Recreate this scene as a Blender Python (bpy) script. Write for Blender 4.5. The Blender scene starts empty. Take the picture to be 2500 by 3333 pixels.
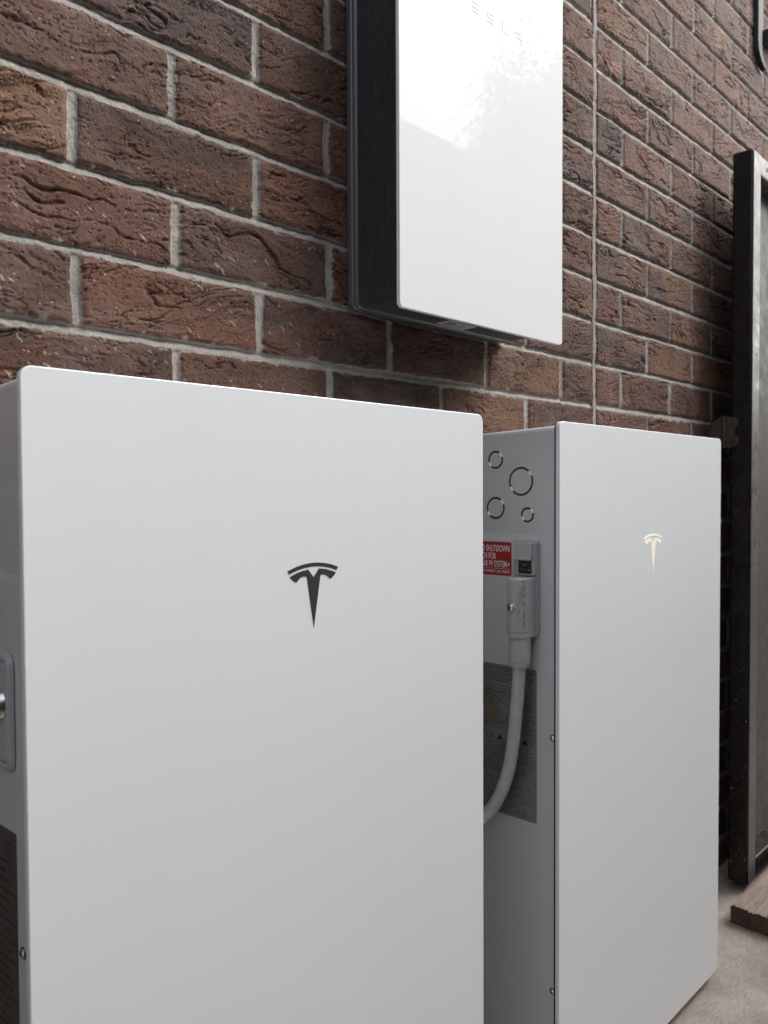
import bpy, bmesh, math, random
import numpy as np
from mathutils import Vector, Matrix

scene = bpy.context.scene
random.seed(7)
R = math.radians

# ------------------------------------------------------------------ camera, sky, sun, exposure
def make_camera():
    yaw, pitch, roll = 0.7925, -0.0265, -0.0046
    f = Vector((math.sin(yaw)*math.cos(pitch), math.cos(yaw)*math.cos(pitch), math.sin(pitch)))
    r = Vector((math.cos(yaw), -math.sin(yaw), 0)); u = r.cross(f)
    r2 = r*math.cos(roll)+u*math.sin(roll); u2 = -r*math.sin(roll)+u*math.cos(roll)
    cam = bpy.data.cameras.new("camera")
    cam.sensor_fit = 'VERTICAL'; cam.sensor_height = 36.0
    cam.lens = 36*2540.1/3333
    cam.clip_start = 0.02; cam.clip_end = 2000
    cam.dof.use_dof = True; cam.dof.focus_distance = 1.0; cam.dof.aperture_fstop = 9.0
    o = bpy.data.objects.new("camera", cam)
    m = Matrix((r2, u2, -f)).transposed().to_4x4()
    m.translation = Vector((-0.3661, -0.8208, 1.0184))
    o.matrix_world = m
    scene.collection.objects.link(o)
    scene.camera = o
make_camera()

SUN_DIR = Vector((0.64, -0.56, 0.80)).normalized()      # towards the sun, high above the alley
w = bpy.data.worlds.new("World"); scene.world = w
w.use_nodes = True
nt = w.node_tree; nt.nodes.clear()
sky = nt.nodes.new('ShaderNodeTexSky'); sky.sky_type = 'NISHITA'
sky.sun_disc = False
sky.sun_elevation = math.asin(SUN_DIR.z)
sky.sun_rotation = math.atan2(SUN_DIR.x, SUN_DIR.y)
sky.dust_density = 4.0; sky.air_density = 1.0; sky.ozone_density = 1.0
hs = nt.nodes.new('ShaderNodeHueSaturation'); hs.inputs['Saturation'].default_value = 0.36
bg = nt.nodes.new('ShaderNodeBackground'); bg.inputs['Strength'].default_value = 0.15
wo = nt.nodes.new('ShaderNodeOutputWorld')
nt.links.new(sky.outputs[0], hs.inputs['Color'])
nt.links.new(hs.outputs[0], bg.inputs['Color'])
nt.links.new(bg.outputs[0], wo.inputs['Surface'])

sl = bpy.data.lights.new("sun", 'SUN'); sl.energy = 0.95; sl.angle = R(48); sl.color = (1.0, 0.985, 0.965)
so = bpy.data.objects.new("sun", sl); scene.collection.objects.link(so)
so.rotation_euler = SUN_DIR.to_track_quat('Z', 'Y').to_euler()

scene.view_settings.view_transform = 'Standard'
scene.view_settings.look = 'None'
scene.view_settings.gamma = 1.0
scene.view_settings.exposure = 1.25

# ------------------------------------------------------------------ material helpers
class NT:
    def __init__(self, name):
        self.m = bpy.data.materials.new(name); self.m.use_nodes = True
        self.t = self.m.node_tree
        self.b = self.t.nodes['Principled BSDF']
    def n(self, kind, **kw):
        nd = self.t.nodes.new(kind)
        for k, v in kw.items():
            if k in nd.inputs: nd.inputs[k].default_value = v
            else: setattr(nd, k, v)
        return nd
    def l(self, a, b): self.t.links.new(a, b)
    def set(self, **kw):
        for k, v in kw.items(): self.b.inputs[k.replace('_', ' ')].default_value = v
    def obj(self, scale=(1, 1, 1), rot=(0, 0, 0)):
        tc = self.n('ShaderNodeTexCoord'); mp = self.n('ShaderNodeMapping')
        mp.inputs['Scale'].default_value = scale; mp.inputs['Rotation'].default_value = rot
        self.l(tc.outputs['Object'], mp.inputs['Vector']); return mp.outputs[0]
    def noise(self, scale, detail=4, rough=.5, vec=None, dist=0):
        nd = self.n('ShaderNodeTexNoise'); nd.inputs['Scale'].default_value = scale
        nd.inputs['Detail'].default_value = detail; nd.inputs['Roughness'].default_value = rough
        nd.inputs['Distortion'].default_value = dist
        self.l(vec if vec else self.obj(), nd.inputs['Vector']); return nd.outputs['Fac']
    def ramp(self, fac, stops):
        nd = self.n('ShaderNodeValToRGB'); e = nd.color_ramp.elements
        while len(e) < len(stops): e.new(0.5)
        for el, (p, c) in zip(e, stops):
            el.position = p; el.color = (*c, 1) if len(c) == 3 else c
        self.l(fac, nd.inputs[0]); return nd.outputs[0]
    def mix(self, fac, a, b, blend='MIX'):
        nd = self.n('ShaderNodeMix', data_type='RGBA', blend_type=blend)
        for sock, v in ((nd.inputs[0], fac), (nd.inputs[6], a), (nd.inputs[7], b)):
            if isinstance(v, (int, float)): sock.default_value = v
            elif isinstance(v, tuple): sock.default_value = (*v, 1)
            else: self.l(v, sock)
        return nd.outputs[2]
    def math(self, op, a, b=0.0):
        nd = self.n('ShaderNodeMath', operation=op)
        for s, v in zip(nd.inputs, (a, b)):
            if isinstance(v, (int, float)): s.default_value = v
            else: self.l(v, s)
        return nd.outputs[0]
    def bump(self, h, strength=.5, dist=.001, prev=None):
        nd = self.n('ShaderNodeBump'); nd.inputs['Strength'].default_value = strength
        nd.inputs['Distance'].default_value = dist
        self.l(h, nd.inputs['Height'])
        if prev: self.l(prev, nd.inputs['Normal'])
        self.l(nd.outputs[0], self.b.inputs['Normal']); return nd.outputs[0]

def plain(name, col, rough=.5, metal=0., spec=.5, bump=None, var=None):
    k = NT(name)
    k.set(Base_Color=(*col, 1), Roughness=rough, Metallic=metal, Specular_IOR_Level=spec)
    if var:
        f = k.noise(var[0], 5, .6)
        c = k.ramp(f, [(.3, tuple(x*(1-var[1]) for x in col)), (.7, tuple(min(1, x*(1+var[1])) for x in col))])
        k.l(c, k.b.inputs['Base Color'])
    if bump: k.bump(k.noise(bump[0], 3), bump[1], bump[2])
    return k.m

def make_glass(name, rough, col=(.785, .825, .85), spec=.5):
    k = NT(name)
    k.set(Base_Color=(*col, 1), IOR=1.5, Specular_IOR_Level=spec)
    f = k.noise(7, 5, .6, k.obj((1, 1, .45)), .4)
    r = k.ramp(f, [(.35, (rough*.7,)*3), (.62, (rough*1.2,)*3), (.75, (rough*2.2,)*3)])
    dust = k.ramp(k.noise(3.5, 7, .72, k.obj((1.2, 1, .5)), .5), [(.45, (0, 0, 0)), (.75, (.10,)*3)])
    c = k.mix(dust, tuple(col), tuple(x*y for x, y in zip(col, (.80, .79, .76))))
    k.l(c, k.b.inputs['Base Color'])
    k.l(r, k.b.inputs['Roughness'])
    return k.m

M = {}
M['glass'] = make_glass('white_backed_glass', .055)
M['glass_clear'] = make_glass('glossy_white_glass', .004, (.735, .75, .76), .055)
M['rim'] = plain('polished_glass_rim', (.84, .86, .865), .12)

def body_paint():
    k = NT('silver_grey_paint')
    f = k.noise(900, 2, .5)
    c = k.ramp(f, [(.35, (.545, .555, .562)), (.65, (.615, .625, .632))])
    g = k.noise(5, 4, .6)
    c = k.mix(k.ramp(g, [(.35, (0, 0, 0)), (.75, (.16,)*3)]), c, (.52, .51, .50))
    k.l(c, k.b.inputs['Base Color'])
    k.set(Roughness=.36, Metallic=.05, Specular_IOR_Level=.5)
    k.bump(k.noise(700, 2), .12, .0004)
    return k.m
M['body'] = body_paint()
M['gap'] = plain('black_rubber_gasket', (.012, .012, .013), .6)
M['steel'] = plain('bright_zinc_steel', (.75, .75, .74), .22, 1.0, var=(300, .15))
M['glint'] = plain('pale_glint_metal', (.97, .97, .96), .3, .15)  # pale colour imitates sky glints on the knock-out rings
M['groove'] = plain('dark_cut_groove', (.05, .05, .052), .4, .6)
M['cable_grey'] = plain('pale_grey_conduit_plastic', (.53, .535, .535), .30, var=(60, .12))
M['plug_grey'] = plain('grey_moulded_plastic', (.44, .445, .455), .36, var=(20, .08), bump=(1200, .1, .0003))
M['black_plastic'] = plain('black_switch_plastic', (.012, .012, .014), .35)
M['red'] = plain('red_vinyl_label', (.36, .012, .018), .42, var=(40, .1))
M['white_print'] = plain('white_label_print', (.78, .76, .76), .5)
M['label'] = plain('grey_foil_label', (.215, .213, .21), .3, .2, var=(25, .18))
M['label_brown'] = plain('dark_foil_label', (.115, .098, .09), .28, .2, var=(25, .25))
M['label_hatch'] = plain('yellow_tint_panel', (.185, .165, .11), .4)
M['print'] = plain('black_label_print', (.02, .02, .022), .5)
M['print_soft'] = plain('faint_brown_print', (.045, .036, .033), .5)
M['laser'] = plain('engraved_marking', (.25, .235, .20), .5)
M['logo'] = plain('dark_grey_emblem', (.045, .047, .053), .35)
M['faint'] = plain('faint_grey_lettering', (.63, .645, .655), .05, 0., .055)
M['silver_label'] = plain('silver_sticker', (.75, .75, .77), .35, .2)

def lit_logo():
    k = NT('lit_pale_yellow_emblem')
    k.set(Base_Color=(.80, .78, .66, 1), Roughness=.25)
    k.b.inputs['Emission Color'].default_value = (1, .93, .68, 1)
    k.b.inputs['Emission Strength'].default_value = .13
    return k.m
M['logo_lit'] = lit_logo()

def black_alu():
    k = NT('black_anodised_aluminium')
    f = k.noise(40, 5, .6, k.obj((40, 1, 1)))
    k.l(k.ramp(f, [(.3, (.05, .05, .056)), (.7, (.085, .085, .095))]), k.b.inputs['Base Color'])
    k.set(Roughness=.34, Metallic=.25)
    k.bump(k.noise(900, 2), .12, .0003)
    return k.m
M['black_alu'] = black_alu()

M['satin_grey'] = plain('satin_charcoal_aluminium', (.12, .118, .12), .38, .3, bump=(900, .1, .0003))
def brick_mat():
    k = NT('brown_brick_and_mortar')
    a = k.n('ShaderNodeAttribute', attribute_name='brick_colour')
    mo = k.n('ShaderNodeAttribute', attribute_name='mortar_mask')
    v = k.obj()
    fine = k.noise(420, 4, .65, v)
    c = k.mix(k.ramp(fine, [(.25, (.62,)*3), (.5, (1,)*3), (.8, (1.3,)*3)]), a.outputs['Color'], (1, 1, 1))
    # multiply mottling
    mm = k.n('ShaderNodeMix', data_type='RGBA', blend_type='MULTIPLY'); mm.inputs[0].default_value = 1
    k.l(a.outputs['Color'], mm.inputs[6]); k.l(k.ramp(fine, [(.25, (.70,)*3), (.5, (1,)*3), (.8, (1.28,)*3)]), mm.inputs[7])
    c = mm.outputs[2]
    # mineral specks in the clay: pale, orange and black grains
    vo = k.n('ShaderNodeTexVoronoi'); vo.inputs['Scale'].default_value = 240
    k.l(v, vo.inputs['Vector'])
    sep = k.n('ShaderNodeSeparateColor'); k.l(vo.outputs['Color'], sep.inputs[0])
    near = k.math('LESS_THAN', vo.outputs['Distance'], .30)
    notm = k.math('SUBTRACT', 1.0, mo.outputs['Fac'])
    pick = k.math('MULTIPLY', k.math('MULTIPLY', near, notm), k.math('GREATER_THAN', sep.outputs[0], .955))
    grain = k.ramp(sep.outputs[1], [(.0, (.30, .12, .08)), (.45, (.24, .10, .07)), (.6, (.40, .34, .26)), (1, (.33, .20, .10))])
    c = k.mix(k.math('MULTIPLY', pick, .8), c, grain)
    k.l(c, k.b.inputs['Base Color'])
    k.set(Roughness=.82, Specular_IOR_Level=.35)
    # pits and grain
    vp = k.n('ShaderNodeTexVoronoi'); vp.inputs['Scale'].default_value = 170
    mp = k.obj((1, 1, 1.35)); k.l(mp, vp.inputs['Vector'])
    sp = k.n('ShaderNodeSeparateColor'); k.l(vp.outputs['Color'], sp.inputs[0])
    pit = k.math('MULTIPLY', k.ramp(vp.outputs['Distance'], [(.12, (1,)*3), (.38, (0,)*3)]), k.math('GREATER_THAN', sp.outputs[0], .70))
    pit = k.math('MULTIPLY', pit, notm)
    h = k.math('SUBTRACT', k.math('MULTIPLY', k.noise(330, 5, .7, v), .9), k.math('MULTIPLY', pit, 1.3))
    sand = k.math('MULTIPLY', k.noise(1000, 2, .6, v), k.math('MULTIPLY', mo.outputs['Fac'], 1.3))
    h = k.math('ADD', h, sand)
    k.bump(h, .85, .0018)
    return k.m
M['brick'] = brick_mat()
M['core'] = plain('rough_mortar', (.3, .28, .26), .9)
M['sealant'] = plain('pinkish_grey_sealant', (.24, .20, .182), .85, bump=(420, .8, .0015), var=(120, .35))

def concrete():
    k = NT('brushed_beige_concrete')
    v = k.obj()
    base = k.ramp(k.noise(9, 6, .65, v), [(.25, (.255, .208, .168)), (.5, (.36, .308, .262)), (.78, (.47, .422, .375))])
    s1 = k.noise(38, 6, .75, k.obj((1, 14, 1), (0, 0, R(24))), dist=.4)
    s2 = k.noise(46, 6, .75, k.obj((1, 14, 1), (0, 0, R(-40))), dist=.5)
    st = k.math('MULTIPLY', k.math('ADD', s1, s2), .5)
    c = k.mix(.95, base, k.ramp(st, [(.30, (.45,)*3), (.5, (1,)*3), (.68, (1.5,)*3)]), 'MULTIPLY')
    sp = k.noise(130, 2, .5, v)
    c = k.mix(k.ramp(sp, [(.66, (0, 0, 0)), (.72, (.75,)*3)]), c, (.09, .065, .05))
    k.l(c, k.b.inputs['Base Color'])
    k.set(Roughness=.85)
    k.bump(k.math('ADD', k.math('MULTIPLY', st, 1.5), k.noise(350, 3)), .8, .003)
    return k.m
M['concrete'] = concrete()

def gate_paint(name, base, rust, spot, rough=.3, metal=.4):
    k = NT(name)
    v = k.obj()
    n1 = k.noise(14, 6, .7, k.obj((1, 1, .35)), dist=.5)
    c = k.mix(k.ramp(n1, [(.55, (0, 0, 0)), (.68, (.7,)*3)]), base, rust)
    vo = k.n('ShaderNodeTexVoronoi'); vo.inputs['Scale'].default_value = 120; k.l(k.mix(.012, v, k.noise(60, 3, .6, v)) if False else v, vo.inputs['Vector'])
    sp = k.n('ShaderNodeSeparateColor'); k.l(vo.outputs['Color'], sp.inputs[0])
    geo = k.n('ShaderNodeSeparateXYZ'); tc = k.n('ShaderNodeTexCoord'); k.l(tc.outputs['Object'], geo.inputs[0])
    low = k.ramp(k.math('ADD', k.math('MULTIPLY', geo.outputs['Z'], .8), .05), [(.08, (.62,)*3), (.5, (.93,)*3), (.9, (1.0,)*3)])
    thr = k.math('GREATER_THAN', sp.outputs[0], low)
    dot = k.math('MULTIPLY', k.math('LESS_THAN', vo.outputs['Distance'], k.math('MULTIPLY', sp.outputs[1], .34)), thr)
    c = k.mix(k.math('MULTIPLY', dot, k.ramp(k.noise(45, 3, .6, v), [(.42, (0, 0, 0)), (.6, (.8,)*3)])), c, spot)
    k.l(c, k.b.inputs['Base Color'])
    k.set(Metallic=metal)
    k.l(k.ramp(k.noise(30, 5, .6, v), [(.3, (rough*.7,)*3), (.7, (rough*1.6,)*3)]), k.b.inputs['Roughness'])
    k.bump(k.noise(120, 4, .6, v), .2, .0008)
    return k.m
M['gate'] = gate_paint('weathered_black_gate_paint', (.013, .013, .014), (.045, .028, .022), (.33, .30, .27), .22, .3)
M['gate_sheet'] = gate_paint('dull_olive_sheet_steel', (.085, .083, .076), (.12, .10, .088), (.3, .28, .25), .45, .1)
M['gate_rail'] = gate_paint('worn_grey_gate_steel', (.20, .195, .185), (.13, .115, .10), (.33, .31, .29), .3, .55)
M['rust'] = plain('rusty_brown_steel', (.075, .052, .045), .6, .35, var=(50, .35), bump=(200, .4, .001))
M['bracket'] = plain('black_powder_coat', (.022, .023, .026), .55, .0, .3)

def wood(name, a, b, c):
    k = NT(name)
    v = k.obj((3, 60, 60))
    n = k.noise(1.6, 6, .7, v, .8)
    col = k.ramp(n, [(.25, a), (.5, b), (.75, c)])
    st = k.noise(14, 4, .6)
    col = k.mix(k.ramp(st, [(.55, (0, 0, 0)), (.7, (.5,)*3)]), col, (.12, .085, .065))
    k.l(col, k.b.inputs['Base Color']); k.set(Roughness=.88, Specular_IOR_Level=.2)
    k.bump(n, .7, .002)
    return k.m
M['wood'] = wood('weathered_timber', (.12, .092, .075), (.27, .215, .18), (.39, .325, .28))
M['wood_end'] = wood('dark_sawn_end_grain', (.045, .03, .022), (.085, .06, .045), (.13, .09, .065))
M['fence_wood'] = wood('grey_paling_timber', (.05, .047, .044), (.08, .075, .07), (.11, .104, .098))
M['house_wall'] = plain('pale_render', (.80, .80, .79), .85, var=(2.5, .08), bump=(60, .3, .004))
M['gutter'] = plain('off_white_gutter_paint', (.66, .66, .64), .4, var=(5, .06))
M['roof'] = plain('grey_roof_tile', (.12, .115, .11), .7, var=(6, .25), bump=(20, .5, .01))
M['bark'] = plain('rough_bark', (.09, .07, .055), .9, var=(20, .3))
def leaf():
    k = NT('sunlit_leaf')
    f = k.noise(2.2, 3)
    k.l(k.ramp(f, [(.3, (.045, .075, .025)), (.7, (.11, .14, .055))]), k.b.inputs['Base Color'])
    k.set(Roughness=.85, Specular_IOR_Level=.15)
    return k.m
M['leaf'] = leaf()

# ------------------------------------------------------------------ object helpers
COL = scene.collection
def tag(o, label=None, cat=None, group=None, kind=None):
    if label: o['label'] = label
    if cat: o['category'] = cat
    if group: o['group'] = group
    if kind: o['kind'] = kind
    return o

def thing(name, loc, label, cat, group=None):
    o = bpy.data.objects.new(name, None); COL.objects.link(o)
    o.empty_display_size = .05
    o.location = loc
    return tag(o, label, cat, group)

def root_loc(o):
    v = Vector((0, 0, 0))
    while o is not None:
        v += Vector(o.location); o = o.parent
    return v

class MB:
    """collects shapes (world coordinates) that become one mesh object"""
    def __init__(self): self.bm = bmesh.new()
    def face(self, pts):
        vs = [self.bm.verts.new(p) for p in pts]; return self.bm.faces.new(vs)
    def box(self, a, b, bev=0, seg=2, axis=None):
        x0, y0, z0 = a; x1, y1, z1 = b
        vs = [self.bm.verts.new(p) for p in ((x0,y0,z0),(x1,y0,z0),(x1,y1,z0),(x0,y1,z0),(x0,y0,z1),(x1,y0,z1),(x1,y1,z1),(x0,y1,z1))]
        fs = [self.bm.faces.new([vs[i] for i in q]) for q in ((3,2,1,0),(4,5,6,7),(0,1,5,4),(1,2,6,5),(2,3,7,6),(3,0,4,7))]
        if bev:
            es = {e for f in fs for e in f.edges}
            if axis is not None:
                es = {e for e in es if abs((e.verts[0].co-e.verts[1].co).normalized()[axis]) > .99}
            bmesh.ops.bevel(self.bm, geom=list(es), offset=bev, segments=seg, profile=.5, affect='EDGES')
        return self
    def prism(self, pts, axis, lo, hi, bev=0, seg=2):
        """pts: 2D outline in the plane across 'axis'; extruded lo..hi; bevel rounds the lo cap"""
        def p3(p, t):
            if axis == 1: return (p[0], t, p[1])
            if axis == 0: return (t, p[0], p[1])
            return (p[0], p[1], t)
        A = [self.bm.verts.new(p3(p, lo)) for p in pts]; B = [self.bm.verts.new(p3(p, hi)) for p in pts]
        n = len(pts)
        fa = self.bm.faces.new(A); fb = self.bm.faces.new(B[::-1])
        fs = [self.bm.faces.new([A[i], B[i], B[(i+1) % n], A[(i+1) % n]]) for i in range(n)]
        bmesh.ops.recalc_face_normals(self.bm, faces=[fa, fb]+fs)
        if bev:
            bmesh.ops.bevel(self.bm, geom=list(fa.edges), offset=bev, segments=seg, profile=.5, affect='EDGES')
        return self
    def tube(self, path, rad, n=20, caps=True):
        path = [Vector(p) for p in path]
        if not hasattr(rad, '__len__'): rad = [rad]*len(path)
        rings = []; up = Vector((0, 1, 0.01))
        for i, p in enumerate(path):
            d = (path[min(i+1, len(path)-1)]-path[max(i-1, 0)]).normalized()
            a = d.cross(up)
            if a.length < 1e-4: a = d.cross(Vector((1, 0, 0)))
            a.normalize(); b = a.cross(d).normalized(); up = b
            rings.append([self.bm.verts.new(p+(a*math.cos(t)+b*math.sin(t))*rad[i]) for t in (2*math.pi*k/n for k in range(n))])
        for A, B in zip(rings, rings[1:]):
            for k in range(n): self.bm.faces.new([A[k], A[(k+1) % n], B[(k+1) % n], B[k]])
        if caps:
            self.bm.faces.new(rings[0][::-1]); self.bm.faces.new(rings[-1])
        return self
    def build(self, name, mat, parent=None, smooth=True, angle=35):
        me = bpy.data.meshes.new(name)
        bmesh.ops.recalc_face_normals(self.bm, faces=self.bm.faces[:])
        off = root_loc(parent)
        bmesh.ops.translate(self.bm, verts=self.bm.verts[:], vec=-off)
        hard = []
        if smooth:                                     # keep big flat faces flat where they meet small rounded strips
            self.bm.edges.index_update(); self.bm.normal_update()
            for e in self.bm.edges:
                if len(e.link_faces) == 2:
                    a, b = (f.calc_area() for f in e.link_faces)
                    if max(a, b) > 12*min(a, b) and e.calc_face_angle(0) > R(4): hard.append(e.index)
        self.bm.to_mesh(me); self.bm.free()
        me.materials.append(mat if not isinstance(mat, str) else M[mat])
        if smooth:
            me.polygons.foreach_set('use_smooth', [True]*len(me.polygons))
            me.set_sharp_from_angle(angle=R(angle))
            for i in hard: me.edges[i].use_edge_sharp = True
        o = bpy.data.objects.new(name, me); COL.objects.link(o)
        if parent: o.parent = parent
        return o

def rrect(x0, z0, x1, z1, r, n=6):
    pts = []
    for cx, cz, a0 in ((x1-r, z1-r, 0), (x0+r, z1-r, 90), (x0+r, z0+r, 180), (x1-r, z0+r, 270)):
        for k in range(n+1):
            a = R(a0+90*k/n); pts.append((cx+r*math.cos(a), cz+r*math.sin(a)))
    return pts
def circle(cx, cz, r, n=28, sx=1):
    return [(cx+r*sx*math.cos(2*math.pi*k/n), cz+r*math.sin(2*math.pi*k/n)) for k in range(n)]

def text_mesh(name, body, size, mat, parent, origin, xdir, zdir, sx=1.0, lift=.0006, align='LEFT', bold=0.0):
    cu = bpy.data.curves.new(name, 'FONT'); cu.body = body; cu.size = size; cu.align_x = align
    cu.extrude = .00008; cu.offset = bold
    to = bpy.data.objects.new(name+'_tmp', cu); COL.objects.link(to)
    dg = bpy.context.evaluated_depsgraph_get()
    me = bpy.data.meshes.new_from_object(to.evaluated_get(dg))
    bpy.data.objects.remove(to)
    X = Vector(xdir).normalized(); Z = Vector(zdir).normalized(); N = X.cross(Z)
    mat4 = Matrix((X*sx, Z, N)).transposed().to_4x4()
    mat4.translation = Vector(origin)+N*lift-root_loc(parent)
    me.transform(mat4)
    me.name = name
    me.materials.clear(); me.materials.append(M[mat])
    o = bpy.data.objects.new(name, me); COL.objects.link(o); o.parent = parent
    return o

# ------------------------------------------------------------------ numpy noise
def _h(ix, iy, s):
    n = (ix.astype(np.int64)*374761393 + iy.astype(np.int64)*668265263 + s*1442695041) & 0xffffffff
    n = ((n ^ (n >> 13))*1274126177) & 0xffffffff
    n = ((n ^ (n >> 16))*2246822519) & 0xffffffff
    return ((n ^ (n >> 15)) & 0xffffff)/float(0xffffff)
def vnoise(x, y, s=0):
    ix = np.floor(x); iy = np.floor(y); fx = x-ix; fy = y-iy
    ux = fx*fx*fx*(fx*(fx*6-15)+10); uy = fy*fy*fy*(fy*(fy*6-15)+10)
    a = _h(ix, iy, s); b = _h(ix+1, iy, s); c = _h(ix, iy+1, s); d = _h(ix+1, iy+1, s)
    return (a*(1-ux)+b*ux)*(1-uy)+(c*(1-ux)+d*ux)*uy
def fbm(x, y, s=0, o=4, g=.5):
    t = 0; a = 1; m = 0
    for i in range(o):
        t = t+a*vnoise(x, y, s+i*17); m += a; a *= g; x = x*2.03+3.1; y = y*2.03+1.7
    return t/m
def sstep(a, b, x):
    t = np.clip((x-a)/(b-a), 0, 1); return t*t*(3-2*t)

# ------------------------------------------------------------------ brick wall
ROW, COLW, JT = .086, .240, .010
Z0 = 1.407-.043
JOINT_X = 1.0845
def spaced(stops):
    """stops: [(start, step), ..., (end, None)] -> coordinates with gently changing step"""
    out = [stops[0][0]]
    for (a, s), (b, s2) in zip(stops, stops[1:]):
        s2 = s2 or s
        x = out[-1]
        while x < b-1e-6:
            t = min(1, max(0, (x-a)/(b-a)))
            x += s+(s2-s)*t; out.append(x)
    return np.array(out)

def brick_wall():
    root = thing('brick_wall', (1.2, .05, 0), 'dark brown rough faced brick wall with grey mortar joints behind the white boxes', 'wall')
    xs = np.concatenate([np.arange(-2.2, -.13, .02), spaced([(-.13, .0013), (.42, .0015), (2.12, .0034), (2.4, None)]), np.arange(2.41, 4.6, .02)])
    zs = np.concatenate([np.arange(-.02, 1.05, .006), spaced([(1.05, .0013), (1.56, .0014), (2.52, .0022), (2.6, None)]), np.arange(2.61, 2.92, .01)])
    nx, nz = len(xs), len(zs)
    Xg, Zg = np.meshgrid(xs, zs)
    x = Xg.ravel(); z = Zg.ravel()
    # irregular arrises
    wx = (fbm(x*34, z*34, 11, 3)-.5)*.0034+(vnoise(x*160, z*160, 12)-.5)*.0012
    wz = (fbm(x*30, z*30, 21, 3)-.5)*.0030+(vnoise(x*150, z*150, 22)-.5)*.0013+(vnoise(x*3.1, z*.5, 23)-.5)*.0022
    xw = x+wx; zw = z+wz
    r = np.floor((zw-Z0)/ROW)
    off = np.where(np.mod(r, 2) == 0, 0.0, .5*COLW)
    jit = (_h(r, r*0+5, 3)-.5)*.004
    c = np.floor((xw-off-jit)/COLW)
    u = xw-off-jit-c*COLW; v = zw-Z0-r*ROW
    # rounded box distance for the brick face
    h1 = _h(c, r, 31); h2 = _h(c, r, 32); h3 = _h(c, r, 33); h4 = _h(c, r, 34); h5 = _h(c, r, 35)
    hw = COLW/2-JT/2+(h1-.5)*.0022; hh = ROW/2-JT/2+(h2-.5)*.0018
    px = np.abs(u-COLW/2-(h4-.5)*.002); pz = np.abs(v-ROW/2-(h3-.5)*.0014)
    rad = .0035
    qx = px-hw+rad; qz = pz-hh+rad
    sd = np.minimum(np.maximum(qx, qz), 0)+np.sqrt(np.maximum(qx, 0)**2+np.maximum(qz, 0)**2)-rad
    d = -sd
    # control joint cut through the wall
    jd = np.abs(x-JOINT_X+(vnoise(z*0+1.5, z*45, 41)-.5)*.003)-.0074
    d = np.minimum(d, jd)
    side = np.where(x > JOINT_X, 1.0, 0.0)
    # dragged clay face: folds with an abrupt lower edge, each brick its own direction
    ang = (h5-.5)*.42
    bx = u*np.cos(ang)+v*np.sin(ang); bz = -u*np.sin(ang)+v*np.cos(ang)
    sx = bx+h1*40; sz = bz+h2*40
    warp = (fbm(sx*16, sz*26, 51, 3)-.5)
    n1 = fbm(sx*11+warp*.9, sz*52+warp*2.0, 52, 3, .55)
    k1 = n1*3.4+h3
    fr = k1-np.floor(k1)
    fold = np.where(fr < .86, fr/.86, 1-(fr-.86)/.14)
    amp = sstep(.40, .66, fbm(sx*10+5, sz*22+9, 53, 2))
    n2 = fbm(sx*10+warp*1.2+7, sz*105+warp*4, 54, 3, .5)
    rid = 1-np.abs(2*n2-1)
    gm = sstep(.58, .72, fbm(sx*12+3, sz*30+4, 55, 2))
    gouge = sstep(.90, .985, rid)*gm
    n3 = fbm(sx*6+21, sz*48+12+warp*2.4, 57, 3, .5)
    slit = sstep(.945, .99, 1-np.abs(2*n3-1))*sstep(.46, .58, fbm(sx*7+31, sz*14+4, 58, 2))
    rough = fbm(x*130, z*170, 56, 4, .6)-.5
    tilt = (h4-.5)*.010*(u-COLW/2)+(h2-.5)*.02*(v-ROW/2)
    n4 = fbm(sx*26+2, sz*120+warp*4+8, 66, 3, .5)
    nick = sstep(.93, .985, 1-np.abs(2*n4-1))*sstep(.51, .63, fbm(sx*24+13, sz*45+4, 67, 2))
    pk = 230.0
    ci = np.floor(x*pk); cj = np.floor(z*pk)
    pxr = .25+.5*_h(ci, cj, 68); pzr = .25+.5*_h(ci, cj, 69); prr = .12+.26*_h(ci, cj, 70)
    pd = np.sqrt(((x*pk-ci-pxr)*.75)**2+(z*pk-cj-pzr)**2)
    pit = sstep(prr, prr*.45, pd)*(_h(ci, cj, 64) > .72)
    rough2 = fbm(x*300, z*380, 65, 3, .65)-.5
    ftexture = fold*amp*.0016-gouge*.0026-slit*.0032-nick*.0020-pit*.0016+rough*.0012+rough2*.0008
    face = (h1-.5)*.0016+tilt+ftexture
    # mortar: raked, sandy
    jv = np.where(v > ROW/2, v-ROW, v)
    bed = sstep(.0075, .0045, np.abs(jv))
    mort = -.0046*(1-bed)+bed*(-.0026-.0042*sstep(-.004, .0048, jv))+(fbm(x*60, z*60, 61, 3)-.5)*.0020+(vnoise(x*420, z*420, 62)-.5)*.0013
    edge_n = (fbm(x*55, z*55, 63, 3)-.5)*.0030
    t = sstep(-.0012, .0014, d+edge_n*.5)
    inner = sstep(.0, .006, d)
    height = mort*(1-t)+(face-(1-inner)*.0016)*t
    height = np.where(jd < .0004, -.010, height)
    # ---- colours
    def cl(*a): return np.array(a)
    pal = np.array([(.112, .058, .038), (.124, .060, .039), (.100, .057, .042), (.080, .051, .043), (.170, .092, .054), (.118, .062, .043), (.138, .066, .044), (.092, .052, .039)])
    key = c+side*97*(np.mod(r, 2) == 0)
    i1 = (_h(key, r, 71)*len(pal)).astype(int).clip(0, len(pal)-1); i2 = (_h(key, r, 72)*len(pal)).astype(int).clip(0, len(pal)-1)
    blend = sstep(.38, .62, fbm(x*9+h1*9, z*16+h2*9, 73, 3))[:, None]
    colr = pal[i1]*(1-blend)+pal[i2]*blend
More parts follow.
